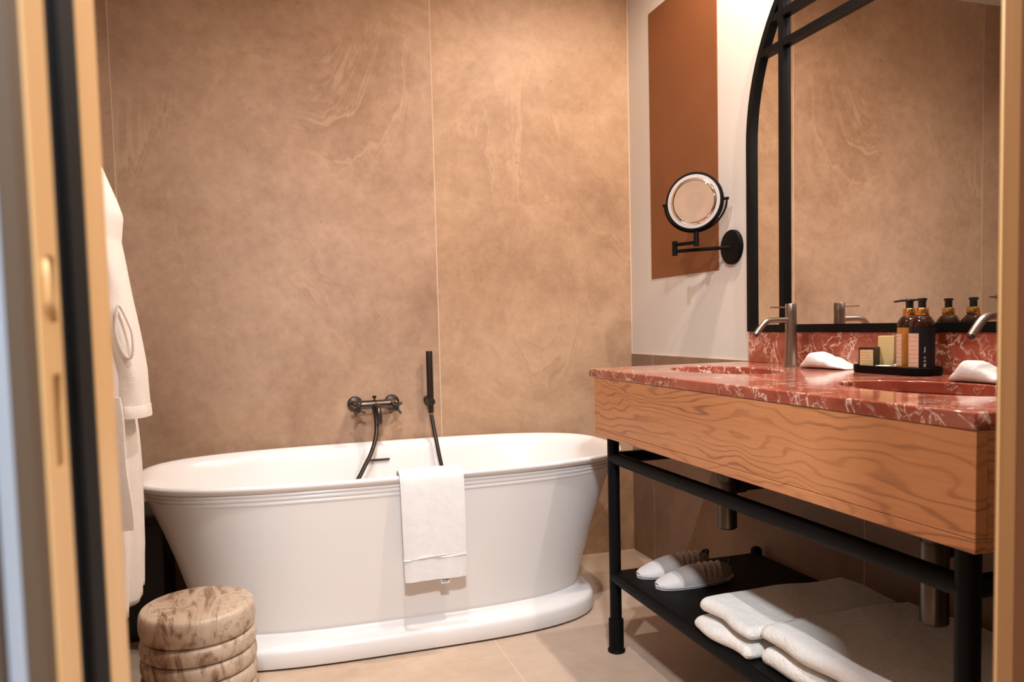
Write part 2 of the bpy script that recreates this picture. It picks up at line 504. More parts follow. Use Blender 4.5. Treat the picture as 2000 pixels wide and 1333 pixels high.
# ------------------------------------------------------------------ ceiling downlights
LBL = ['recessed ceiling downlight over the vanity, nearer the bathtub',
       'recessed ceiling downlight over the vanity, nearer the doorway',
       'recessed ceiling downlight over the open floor before the bathtub',
       'large round ceiling light in the hallway outside the door']
for (x, y, col, wts, cone, rad, blend), lb in zip(DOWNLIGHTS, LBL):
    t = thing('ceiling_downlight', (x, y, CEIL), lb, 'light', 'ceiling downlights')
    bm = bmesh.new()
    rings = []
    for r, z in ((rad + 0.014, CEIL - 0.001), (rad + 0.014, CEIL - 0.006), (rad + 0.022, CEIL - 0.007), (rad + 0.025, CEIL - 0.004), (rad + 0.025, CEIL - 0.0005)):
        rings.append([(x + r * cos(2 * pi * i / 32), y + r * sin(2 * pi * i / 32), z) for i in range(32)])
    loft(bm, rings, False, False)
    obj('trim_ring', bm, M['ring'], t, smooth=40)
    bm = bmesh.new(); lathe(bm, [(rad + 0.013, CEIL - 0.004), (rad + 0.013, CEIL - 0.001)], (x, y))
    obj('lens', bm, M['lens_w'] if col is WARM else M['lens_s'], t)
    ld = bpy.data.lights.new('downlight_lamp', 'SPOT')
    ld.energy = wts; ld.color = col; ld.shadow_soft_size = rad
    ld.spot_size = radians(cone); ld.spot_blend = blend
    lo = bpy.data.objects.new('downlight_lamp', ld)
    C.objects.link(lo)
    lo.parent = t
    lo.location = (0, 0, -0.03)

# ------------------------------------------------------------------ bathtub
TX, TY = 0.405, 2.668
def sring(a, b, z, n, cnt=96, cx=TX, cy=TY):
    out = []
    for i in range(cnt):
        th = 2 * pi * i / cnt
        c, s = cos(th), sin(th)
        out.append((cx + a * math.copysign(abs(c) ** (2 / n), c), cy + b * math.copysign(abs(s) ** (2 / n), s), z))
    return out
tub = thing('bathtub', (TX, TY, 0), 'white oval freestanding bathtub with beaded rim and plinth base', 'bathtub')
bm = bmesh.new()
prof = [(0.660, 0.285, 0.084, 3.3), (0.667, 0.291, 0.115, 3.3), (0.690, 0.304, 0.20, 3.2), (0.722, 0.320, 0.31, 3.2), (0.757, 0.337, 0.41, 3.15),
        (0.786, 0.351, 0.486, 3.1), (0.797, 0.356, 0.515, 3.1)]
def bead(a, b, z, h, out):
    return [(a, b, z, 3.1), (a + out * 0.7, b + out * 0.7, z + h * 0.12, 3.1), (a + out, b + out, z + h * 0.5, 3.1), (a + out * 0.7, b + out * 0.7, z + h * 0.88, 3.1), (a, b, z + h, 3.1)]
prof += bead(0.799, 0.3570, 0.519, 0.0115, 0.0024)
prof += bead(0.804, 0.3595, 0.5325, 0.0115, 0.0024)
prof += bead(0.809, 0.3620, 0.546, 0.0100, 0.0022)
prof += [(0.813, 0.364, 0.5575, 3.1), (0.823, 0.371, 0.5615, 3.1), (0.836, 0.379, 0.5665, 3.1), (0.841, 0.3825, 0.5725, 3.1), (0.8415, 0.383, 0.577, 3.1),
         (0.838, 0.3805, 0.5825, 3.1), (0.832, 0.3755, 0.5845, 3.1), (0.823, 0.368, 0.5825, 3.1), (0.813, 0.3595, 0.574, 3.1), (0.802, 0.351, 0.562, 3.1), (0.791, 0.342, 0.535, 3.1),
         (0.752, 0.325, 0.44, 3.1), (0.708, 0.304, 0.33, 3.0), (0.655, 0.276, 0.22, 2.9), (0.58, 0.235, 0.155, 2.8), (0.44, 0.17, 0.132, 2.6), (0.2, 0.08, 0.126, 2.2), (0.02, 0.02, 0.124, 2.0)]
loft(bm, [sring(a, b, z, n) for a, b, z, n in prof])
obj('body', bm, M['acrylic'], tub, smooth=True)
bm = bmesh.new()
pl = [(0.712, 0.334, 0.006, 3.4), (0.715, 0.337, 0.010, 3.4), (0.715, 0.337, 0.050, 3.4), (0.7138, 0.3358, 0.058, 3.4), (0.709, 0.331, 0.0650, 3.4), (0.702, 0.324, 0.0690, 3.4),
      (0.692, 0.3145, 0.0715, 3.4), (0.683, 0.306, 0.0755, 3.38), (0.6755, 0.2985, 0.082, 3.35), (0.6700, 0.2935, 0.092, 3.3), (0.662, 0.2865, 0.100, 3.3)]
loft(bm, [sring(a, b, z, n) for a, b, z, n in pl])
obj('plinth', bm, M['acrylic'], tub, smooth=True)
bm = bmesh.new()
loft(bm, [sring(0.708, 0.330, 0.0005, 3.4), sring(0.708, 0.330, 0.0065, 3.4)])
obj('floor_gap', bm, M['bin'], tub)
# slot of the overflow on the inner back wall
bm = bmesh.new()
box(bm, 0.345, 0.441, 2.992, 3.010, 0.514, 0.519)
bm.verts.ensure_lookup_table()
obj('overflow_slot', bm, M['gun_dark'], tub)

# hand towel over the tub rim
def ribbon(name, path, x0, x1, thick, mat, parent=None, base=None, nx=14, wob=0.0025, skew=0.0, taper=0.0):
    P = [Vector((0, y, z)) for y, z in path]
    P = smooth_path(P, 6)
    n = len(P)
    bm = bmesh.new()
    def nrm(i):
        t = (P[min(i + 1, n - 1)] - P[max(i - 1, 0)]).normalized()
        return Vector((0, -t.z, t.y))
    L = [0]
    for a, b in zip(P[:-1], P[1:]): L.append(L[-1] + (b - a).length)
    rings = []
    for i, p in enumerate(P):
        s = L[i] / L[-1]
        nn = nrm(i)
        top, bot = [], []
        for k in range(nx + 1):
            u = k / nx
            xx = x0 + (x1 - x0) * u + skew * s + taper * s * (0.5 - u)
            edge = 1 - (2 * u - 1) ** 8
            w = wob * (sin(u * 9 + s * 4) * s + 0.6 * sin(u * 23 + s * 9) * s)
            zz = 0.0
            c = p + nn * w
            h = thick * 0.5 * (0.35 + 0.65 * edge)
            a = c + nn * h; b = c - nn * h
            top.append((xx, a.y, a.z)); bot.append((xx, b.y, b.z))
        rings.append(top + bot[::-1])
    loft(bm, rings)
    return obj(name, bm, mat, parent, smooth=60, base=base)
ht = thing('hand_towel', (0.463, 2.285, 0.585), 'white hand towel draped over the front rim of the bathtub', 'towel')
tp = [(2.366, 0.43), (2.353, 0.50), (2.337, 0.555), (2.326, 0.583), (2.312, 0.5955), (2.295, 0.597), (2.279, 0.588), (2.271, 0.565), (2.2705, 0.50), (2.272, 0.42), (2.274, 0.34), (2.276, 0.252)]
ribbon('outer_layer', tp, 0.358, 0.562, 0.012, M['towel'], ht, skew=0.009, taper=0.006)
ribbon('inner_layer', [(2.285, 0.48), (2.288, 0.40), (2.292, 0.33), (2.290, 0.262)], 0.366, 0.556, 0.008, M['towel'], ht, skew=0.009, taper=0.006)
ribbon('hem_band', [(2.2672, 0.330), (2.2676, 0.326), (2.2680, 0.321)], 0.366, 0.565, 0.0022, M['towel'], ht, nx=10)
def text_mesh(name, body, size, mat, parent, mw, extrude=0.0002):
    cu = bpy.data.curves.new(name, 'FONT')
    cu.body = body; cu.size = size; cu.extrude = extrude; cu.align_x = 'CENTER'; cu.align_y = 'CENTER'
    tmp = bpy.data.objects.new(name + '_tmp', cu)
    C.objects.link(tmp)
    bpy.context.view_layer.update()
    me = bpy.data.meshes.new_from_object(tmp.evaluated_get(bpy.context.evaluated_depsgraph_get()))
    bpy.data.objects.remove(tmp)
    bm = bmesh.new(); bm.from_mesh(me); bpy.data.meshes.remove(me)
    bmesh.ops.transform(bm, matrix=mw, verts=bm.verts)
    return obj(name, bm, mat, parent)
# small dark embroidered mark hanging just below the hem
mk = obj('care_tag', B(0.484, 0.512, 2.2795, 2.2815, 0.2325, 0.262), M['acrylic'], ht)
mw = Matrix.Translation((0.498, 2.2788, 0.2415)) @ Matrix.Rotation(pi / 2, 4, 'X')
text_mesh('tag_print', 'IIGF', 0.0125, M['ink'], mk, mw)

# ------------------------------------------------------------------ wall mixer and hand shower
mx = thing('bath_mixer', (0.392, YB, 0.739), 'dark gunmetal wall bath mixer with cross handles and spout above the tub', 'tap')
for cx in (0.318, 0.467):
    bm = bmesh.new()
    n = 28
    rings = []
    for r, y in ((0.031, YB), (0.031, YB - 0.006), (0.027, YB - 0.012), (0.017, YB - 0.014), (0.0145, YB - 0.060)):
        rings.append([(cx + r * cos(2 * pi * i / n), y, 0.739 + r * sin(2 * pi * i / n)) for i in range(n)])
    loft(bm, rings)
    obj('escutcheon', bm, M['gun'], mx, smooth=35)
obj('mixer_body', T([(0.308, YB - 0.062, 0.739), (0.318, YB - 0.062, 0.739), (0.467, YB - 0.062, 0.739), (0.477, YB - 0.062, 0.739)], [0.016, 0.0175, 0.0175, 0.016], 20), M['gun'], mx, smooth=40)
for cx, a0 in ((0.318, 0.6), (0.467, 0.15)):
    hub = T([(cx, YB - 0.075, 0.739), (cx, YB - 0.098, 0.731), (cx, YB - 0.118, 0.724)], 0.011, 14)
    h = obj('handle', hub, M['gun_dark'], mx, smooth=40)
    for k in range(4):
        a = a0 + pi / 2 * k + 0.5
        d = Vector((cos(a), 0.30 * sin(a), sin(a))).normalized()
        c = Vector((cx, YB - 0.110, 0.727))
        obj('handle_arm', T([c + d * 0.004, c + d * 0.031], 0.0048, 10), M['gun_dark'], h, smooth=40)
dv = T([(0.3885, YB - 0.064, 0.752), (0.3885, YB - 0.064, 0.764), (0.3885, YB - 0.064, 0.7645), (0.3885, YB - 0.064, 0.774)], [0.0035, 0.0035, 0.008, 0.008], 14)
obj('diverter_knob', dv, M['gun_dark'], mx, smooth=40)
sp = smooth_path([(0.392, YB - 0.062, 0.735), (0.394, YB - 0.095, 0.735), (0.396, YB - 0.118, 0.722), (0.398, YB - 0.124, 0.695), (0.398, YB - 0.124, 0.668)], 5)
obj('spout', T(sp, 0.0105, 14), M['gun'], mx, smooth=40)
hose = smooth_path([(0.384, YB - 0.070, 0.728), (0.3885, YB - 0.098, 0.685), (0.381, YB - 0.132, 0.625), (0.355, YB - 0.18, 0.565), (0.313, YB - 0.235, 0.508), (0.262, YB - 0.31, 0.43), (0.23, YB - 0.42, 0.28), (0.30, YB - 0.45, 0.18), (0.42, YB - 0.42, 0.145), (0.55, YB - 0.30, 0.18),
                    (0.63, YB - 0.16, 0.28), (0.647, YB - 0.125, 0.42), (0.635, YB - 0.095, 0.54), (0.6265, YB - 0.068, 0.62), (0.6195, YB - 0.0505, 0.683)], 7)
obj('shower_hose', T(hose, 0.0082, 12), M['gun_dark'], mx, smooth=True)
hs = thing('hand_shower', (0.617, YB, 0.738), 'slim dark hand shower upright in its round wall holder beside the slab joint', 'shower')
bm = bmesh.new()
rings = []
for r, y in ((0.022, YB), (0.022, YB - 0.006), (0.020, YB - 0.008), (0.010, YB - 0.009), (0.010, YB - 0.030)):
    rings.append([(0.620 + r * cos(2 * pi * i / 24), y, 0.738 + r * sin(2 * pi * i / 24)) for i in range(24)])
loft(bm, rings)
obj('wall_plate', bm, M['gun'], hs, smooth=35)
bm = bmesh.new()
rings = []
for r, y in ((0.014, YB - 0.028), (0.0155, YB - 0.032), (0.0155, YB - 0.078), (0.014, YB - 0.080)):
    rings.append([(0.617 + r * cos(2 * pi * i / 24), y, 0.738 + r * sin(2 * pi * i / 24)) for i in range(24)])
loft(bm, rings)
obj('holder', bm, M['gun_dark'], hs, smooth=35)
obj('handset', T([(0.6185, YB - 0.050, 0.730), (0.6185, YB - 0.050, 0.745), (0.6185, YB - 0.050, 0.938), (0.6185, YB - 0.050, 0.944)], [0.009, 0.0135, 0.0135, 0.0125], 20), M['gun_dark'], hs, smooth=40)
obj('cup_nut', T([(0.6190, YB - 0.050, 0.690), (0.6190, YB - 0.050, 0.731)], 0.0105, 16), M['gun_dark'], hs, smooth=40)
# small hook on the back wall (seen in the big mirror)
hk = thing('wall_hook', (-0.615, YB, 1.13), 'small round metal hook on the stone wall, reflected at the right of the big mirror', 'hook')
bm = bmesh.new()
rings = []
for r, y in ((0.009, YB), (0.009, YB - 0.003), (0.004, YB - 0.005), (0.004, YB - 0.020), (0.009, YB - 0.023), (0.009, YB - 0.029), (0.006, YB - 0.031)):
    rings.append([(-0.615 + r * cos(2 * pi * i / 20), y, 1.13 + r * sin(2 * pi * i / 20)) for i in range(20)])
loft(bm, rings)
obj('knob', bm, M['chrome'], hk, smooth=35)

# ------------------------------------------------------------------ vanity stand
X0, VY0, VY1 = 0.968, 0.826, 2.203
LX, LYA, LYB = 1.010, 2.121, 0.872
vs = thing('vanity_stand', (1.26, 1.5, 0), 'oak fronted double vanity on a black tubular metal frame with low shelf', 'vanity')
ap = obj('front_panel', B(X0 + 0.002, X0 + 0.024, VY0, 2.167, 0.7105, 0.8705), M['oak'], vs)
bevel(ap, 0.001)
bevel(obj('bottom_trim', B(X0 + 0.001, X0 + 0.024, VY0 - 0.0005, 2.1675, 0.689, 0.7095), M['oak'], vs), 0.0012)
for y0, y1 in ((VY0 - 0.0, VY0 + 0.022), (2.145, 2.167)):
    e = obj('end_panel', B(X0 + 0.0245, XR - 0.008, y0, y1, 0.7105, 0.8705), M['oak_end'], vs)
    obj('end_trim', B(X0 + 0.0245, XR - 0.008, y0, y1, 0.689, 0.7095), M['oak_end'], e)
obj('underside', B(X0 + 0.0245, XR - 0.008, VY0 + 0.0225, 2.1445, 0.764, 0.774), M['black'], vs)
def leg(y):
    l = obj('leg', T([(LX, y, 0.10), (LX, y, 0.689)], 0.0185, 24), M['black'], vs, smooth=40)
    obj('leg_sleeve', T([(LX, y, 0.002), (LX, y, 0.104), (LX, y, 0.107)], [0.0235, 0.0235, 0.0195], 24), M['black'], l, smooth=40)
    bm = bmesh.new(); lathe(bm, [(0.0255, 0.0), (0.0275, 0.002), (0.0275, 0.007), (0.0240, 0.010)], (LX, y), 24)
    obj('foot', bm, M['black'], l, smooth=40)
leg(LYA); leg(LYB)
RX = 1.522
for y in (LYA - 0.012, LYB):
    l = obj('rear_leg', T([(RX, y, 0.0), (RX, y, 0.272), (RX, y, 0.280), (RX, y, 0.284)], [0.0185, 0.0185, 0.013, 0.004], 20), M['black'], vs, smooth=40)
obj('front_rail', T([(LX, LYB, 0.619), (LX, LYA, 0.619)], 0.0185, 20), M['black'], vs, smooth=40)
for y in (LYA, LYB):
    obj('side_rail', T([(LX, y, 0.619), (XR - 0.007, y, 0.619)], 0.0185, 20), M['black'], vs, smooth=40)
    bm = bmesh.new()
    obj('shelf_side_rail', T([(LX, y - (0.012 if y > 1.5 else 0), 0.240), (RX, y - (0.012 if y > 1.5 else 0), 0.240)], 0.0165, 16), M['black'], vs, smooth=40)
obj('shelf_front_rail', T([(LX, LYB, 0.240), (LX, LYA, 0.240)], 0.0185, 20), M['black'], vs, smooth=40)
obj('shelf_rear_rail', T([(RX, LYB, 0.240), (RX, LYA - 0.012, 0.240)], 0.0185, 20), M['black'], vs, smooth=40)
shf = obj('shelf', B(LX - 0.004, RX, LYB, LYA - 0.010, 0.252, 0.262), M['black'], vs)

# countertop with two basins cut in
ct = thing('marble_countertop', (1.26, 1.515, 0.871), 'red marble countertop with white veins, two oval basins and upstand', 'countertop')
ZT, ZB = 0.8975, 0.871
SINKS = ((1.245, 1.87), (1.245, 1.16))
SA, SB = 0.21, 0.126
def sink_field(bm, xc, yc, y0, y1, zt, zb):
    x0, x1 = X0, XR - 0.001
    # ring of points: on the rectangle border, by angle
    angs = [2 * pi * i / 64 for i in range(64)] + [math.atan2(y - yc, x - xc) % (2 * pi) for x in (x0, x1) for y in (y0, y1)]
    angs = sorted(set(round(a, 6) for a in angs))
    inn, out = [], []
    for a in angs:
        c, s = cos(a), sin(a)
        tt = min([(x1 - xc) / c if c > 1e-9 else 9, (x0 - xc) / c if c < -1e-9 else 9, (y1 - yc) / s if s > 1e-9 else 9, (y0 - yc) / s if s < -1e-9 else 9])
        out.append((xc + c * tt, yc + s * tt))
        th = math.atan2(s / SA, c / SB)
        inn.append((xc + SB * cos(th), yc + SA * sin(th)))
    def L(pts, z): return [bm.verts.new((x, y, z)) for x, y in pts]
    ot, it, ob, ib = L(out, zt), L(inn, zt), L(out, zb), L(inn, zb)
    n = len(angs)
    for i in range(n):
        j = (i + 1) % n
        bm.faces.new((ot[i], ot[j], it[j], it[i]))
        bm.faces.new((ob[i], ib[i], ib[j], ob[j]))
        bm.faces.new((it[i], it[j], ib[j], ib[i]))
        onx = lambda p: abs(p[0] - x0) < 1e-5 or abs(p[0] - x1) < 1e-5
        a, b = out[i], out[j]
        if (abs(a[0] - x0) < 1e-5 and abs(b[0] - x0) < 1e-5) or (abs(a[0] - x1) < 1e-5 and abs(b[0] - x1) < 1e-5) or (abs(a[1] - VY0) < 1e-5 and abs(b[1] - VY0) < 1e-5) or (abs(a[1] - VY1) < 1e-5 and abs(b[1] - VY1) < 1e-5):
            bm.faces.new((ot[i], ob[i], ob[j], ot[j]))
bm = bmesh.new()
sink_field(bm, 1.245, 1.87, 1.515, VY1, ZT, ZB)
sink_field(bm, 1.245, 1.16, VY0, 1.515, ZT, ZB)
bmesh.ops.remove_doubles(bm, verts=bm.verts, dist=1e-5)
bevel(obj('slab', bm, M['marble'], ct), 0.003, 2, 60)
for xc, yc in SINKS:
    bm = bmesh.new()
    rings = []
    for k, z in ((1.0, ZB), (1.0, 0.850), (0.985, 0.825), (0.94, 0.806), (0.84, 0.796), (0.5, 0.792), (0.12, 0.791), (0.12, 0.786), (0.5, 0.786), (0.88, 0.790), (0.98, 0.80), (1.03, 0.825), (1.05, 0.85), (1.05, ZB)):
        rings.append([(xc + SB * k * cos(2 * pi * i / 48), yc + SA * k * sin(2 * pi * i / 48), z) for i in range(48)])
    loft(bm, rings, False, False)
    bs = obj('basin', bm, M['marble'], ct, smooth=True)
    bm = bmesh.new(); lathe(bm, [(0.028, 0.7915), (0.028, 0.794), (0.022, 0.7955)], (xc, yc), 24)
    obj('drain', bm, M['steel'], bs, smooth=40)
bevel(obj('upstand', B(1.543, XR - 0.0005, VY0, 2.175, ZT + 0.0003, 0.9985), M['marble'], ct), 0.001)

# bottle traps under the basins
def trap(xc, yc, zb, lb):
    t = thing('bottle_trap', (xc, yc, zb), lb, 'pipe', 'bottle traps under the vanity')
    bm = bmesh.new(); lathe(bm, [(0.0165, 0.60), (0.0165, 0.7638)], (xc, yc), 20); obj('tail_pipe', bm, M['gun'], t, smooth=40)
    bm = bmesh.new(); lathe(bm, [(0.024, 0.590), (0.0265, 0.593), (0.0265, 0.618), (0.022, 0.622)], (xc, yc), 24); obj('collar_nut', bm, M['gun_dark'], t, smooth=40)
    bm = bmesh.new(); lathe(bm, [(0.022, zb), (0.0265, zb + 0.004), (0.0265, 0.585), (0.0245, 0.592)], (xc, yc), 28); obj('bottle', bm, M['gun'], t, smooth=40)
    a = Vector((xc + 0.024, yc, 0.575))
    obj('outlet_nut', T([a, a + Vector((0.030, 0, 0))], 0.021, 20), M['gun_dark'], t, smooth=40)
    obj('outlet_pipe', T([a + Vector((0.028, 0, 0)), (XR - 0.006, yc, 0.575)], 0.0165, 20), M['gun_dark'], t, smooth=40)  # dark metal puts the shade under the vanity into the outlet's colour
trap(1.205, 1.80, 0.457, 'chrome bottle trap under the basin nearer the bathtub')
trap(1.245, 1.15, 0.424, 'chrome bottle trap under the basin nearer the doorway')

# basin taps
def tap(xc, yc, lb):
    t = thing('basin_tap', (xc, yc, ZT), lb, 'tap', 'basin taps')
    z = ZT
    bm = bmesh.new(); lathe(bm, [(0.0235, z), (0.0235, z + 0.003), (0.0175, z + 0.004)], (xc, yc), 28); obj('base_ring', bm, M['steel'], t, smooth=35)
    bm = bmesh.new(); lathe(bm, [(0.0190, z + 0.003), (0.0165, z + 0.09), (0.0158, z + 0.158)], (xc, yc), 28); obj('column', bm, M['steel'], t, smooth=35)
    bm = bmesh.new(); lathe(bm, [(0.0150, z + 0.158), (0.0150, z + 0.160), (0.0160, z + 0.1605), (0.0160, z + 0.184), (0.0148, z + 0.186)], (xc, yc), 28)
    cp = obj('mixer_head', bm, M['steel'], t, smooth=35)
    obj('lever', T([(xc - 0.012, yc, z + 0.1755), (xc - 0.072, yc, z + 0.1765)], 0.0024, 10), M['chrome'], cp, smooth=40)
    p = smooth_path([(xc - 0.006, yc, z + 0.138), (xc - 0.062, yc, z + 0.1385), (xc - 0.086, yc, z + 0.134), (xc - 0.105, yc, z + 0.117), (xc - 0.121, yc, z + 0.098)], 6)
    s = obj('spout', T(p, 0.0086, 16), M['steel'], t, smooth=40)
    d = (Vector(p[-1]) - Vector(p[-2])).normalized()
    obj('aerator', T([Vector(p[-1]) - d * 0.001, Vector(p[-1]) + d * 0.003], 0.0074, 16), M['gun_dark'], s, smooth=40)
tap(1.466, 1.860, 'brushed steel basin tap at the bathtub end of the red marble')
tap(1.466, 1.160, 'brushed steel basin tap half hidden by the door frame')

# ------------------------------------------------------------------ big arched mirror
am = thing('arched_mirror', (XR, 1.515, 0.999), 'tall arched wall mirror with black metal frame and glazing bars', 'mirror')
MC, MR, MZ, MB = 1.515, 0.660, 1.612, 0.9995
GX, FX, FW = 1.553, 1.538, 0.0225
def arch(r, zb, n=48):
    p = [(MC - r, zb), (MC + r, zb)]
    return p + [(MC + r * cos(pi * i / n), MZ + r * sin(pi * i / n)) for i in range(n + 1)]
bm = bmesh.new(); xprism(bm, arch(MR - 0.004, MB + 0.003), GX, XR - 0.001)
obj('mirror_glass', bm, M['mirror'], am)
o_, i_ = arch(MR, MB), arch(MR - FW, MB + FW)
bm = bmesh.new()
loft(bm, [[(FX, y, z) for y, z in o_], [(FX, y, z) for y, z in i_], [(GX + 0.0004, y, z) for y, z in i_]], False, False)
loft(bm, [[(FX, y, z) for y, z in o_], [(XR - 0.0015, y, z) for y, z in o_]], False, False)
bmesh.ops.remove_doubles(bm, verts=bm.verts, dist=1e-6)
obj('arch_frame', bm, M['black_sat'], am, smooth=30)
def chord(z): return MR - 0.004 if z <= MZ else sqrt(max(0, (MR - 0.006) ** 2 - (z - MZ) ** 2))
def vtop(y): return MZ + sqrt((MR - 0.008) ** 2 - (y - MC) ** 2)
for y in (1.9965, 2 * MC - 1.9965):
    obj('glazing_bar', B(FX + 0.0002, GX - 0.0002, y - 0.011, y + 0.011, MB + FW, vtop(y) - 0.006), M['black_sat'], am)
for z0, z1 in ((1.877, 1.899), (1.968, 1.990)):
    h = chord(z1) - 0.004
    obj('glazing_bar', B(FX + 0.0006, GX - 0.0006, MC - h, MC + h, z0, z1), M['black_sat'], am)

# ------------------------------------------------------------------ shaving mirror on its arm
sm = thing('magnifying_mirror', (XR, 2.287, 1.295), 'round black swing-arm magnifying mirror mounted beside the brown panel', 'mirror')
bm = bmesh.new()
n = 40
rings = []
for r, x in ((0.0605, XR - 0.0005), (0.0605, XR - 0.010), (0.0585, XR - 0.013), (0.052, XR - 0.0145), (0.018, XR - 0.016)):
    rings.append([(x, 2.287 + r * cos(2 * pi * i / n), 1.295 + r * sin(2 * pi * i / n)) for i in range(n)])
loft(bm, rings)
obj('wall_plate', bm, M['black'], sm, smooth=35)
EL = Vector((1.420, 2.438, 1.2945)); HD = Vector((1.452, 2.345, 1.3155))
obj('arm', T([(XR - 0.012, 2.287, 1.2945), EL], 0.0065, 14), M['black'], sm, smooth=40)
obj('elbow', T([EL + Vector((0, 0, -0.016)), EL + Vector((0, 0, 0.036))], 0.0095, 16), M['black'], sm, smooth=40)
obj('arm', T([EL + Vector((0, 0, 0.0235)), HD + Vector((0, 0, 0.0015))], 0.0065, 14), M['black'], sm, smooth=40)
obj('pivot_post', T([HD + Vector((0, 0, -0.012)), HD + Vector((0, 0, 0.040))], 0.0095, 16), M['black'], sm, smooth=40)
HC = Vector((1.455, 2.358, 1.461))
view = (Vector((0, 0, 1.04)) - HC).normalized()
side = Vector((0, 0, 1)).cross(view).normalized()      # to the right as seen from the camera
hn = (view - side * 0.33 + Vector((0, 0, 1)) * 0.17).normalized()
hu = (side - hn * side.dot(hn)).normalized()
hv = hn.cross(hu)
def disc(prof, c=HC, n=56):
    bm = bmesh.new()
    loft(bm, [[c + hn * d + (hu * cos(2 * pi * i / n) + hv * sin(2 * pi * i / n)) * r for i in range(n)] for r, d in prof])
    return bm
hd = obj('mirror_head', disc([(0.060, -0.022), (0.092, -0.020), (0.1005, -0.014), (0.103, -0.004), (0.103, 0.011), (0.1005, 0.014), (0.096, 0.0145), (0.095, 0.0125)]), M['black'], sm, smooth=40)
obj('light_ring', disc([(0.0945, 0.0120), (0.0945, 0.0133), (0.083, 0.0140), (0.083, 0.0120)]), M['frost'], hd, smooth=40)
# concave magnifying glass
obj('glass', disc([(0.0825, 0.0118), (0.0825, 0.0146), (0.070, 0.0140), (0.052, 0.0134), (0.034, 0.0130), (0.016, 0.0128), (0.001, 0.0128)]), M['mirror'], hd, smooth=True)
yk = []
for k in range(25):
    a = pi + pi * k / 24
    yk.append(HC - hn * 0.004 + hu * cos(a) * 0.1125 + Vector((0, 0, 1)) * sin(a) * 0.105)
obj('yoke', T(yk, 0.0036, 10), M['black'], sm, smooth=True)
for s in (-1, 1):
    obj('pivot_knob', T([HC - hn * 0.004 + hu * s * 0.100, HC - hn * 0.004 + hu * s * 0.119], 0.0052, 12), M['black'], sm, smooth=40)

# ------------------------------------------------------------------ tray and toiletries
TRX, TRY = 1.478, 1.4825
tr = thing('amenity_tray', (TRX, TRY, ZT), 'black rounded amenity tray on the red marble counter', 'tray')
def rrect(hx, hy, r, z, n=10):
    pts = []
    for sx, sy, a0 in ((1, 1, 0), (-1, 1, pi / 2), (-1, -1, pi), (1, -1, 3 * pi / 2)):
        for i in range(n + 1):
            a = a0 + pi / 2 * i / n
            pts.append((TRX + sx * (hx - r) + r * cos(a), TRY + sy * (hy - r) + r * sin(a), z))
    return pts
bm = bmesh.new()
loft(bm, [rrect(0.0445, 0.115, 0.040, ZT + 0.0005), rrect(0.0465, 0.117, 0.042, ZT + 0.003), rrect(0.047, 0.1175, 0.0425, ZT + 0.019), rrect(0.046, 0.1165, 0.0415, ZT + 0.020), rrect(0.0445, 0.115, 0.040, ZT + 0.019), rrect(0.044, 0.1145, 0.0395, ZT + 0.008)])
obj('dish', bm, M['black'], tr, smooth=40)
ZTR = ZT + 0.0083
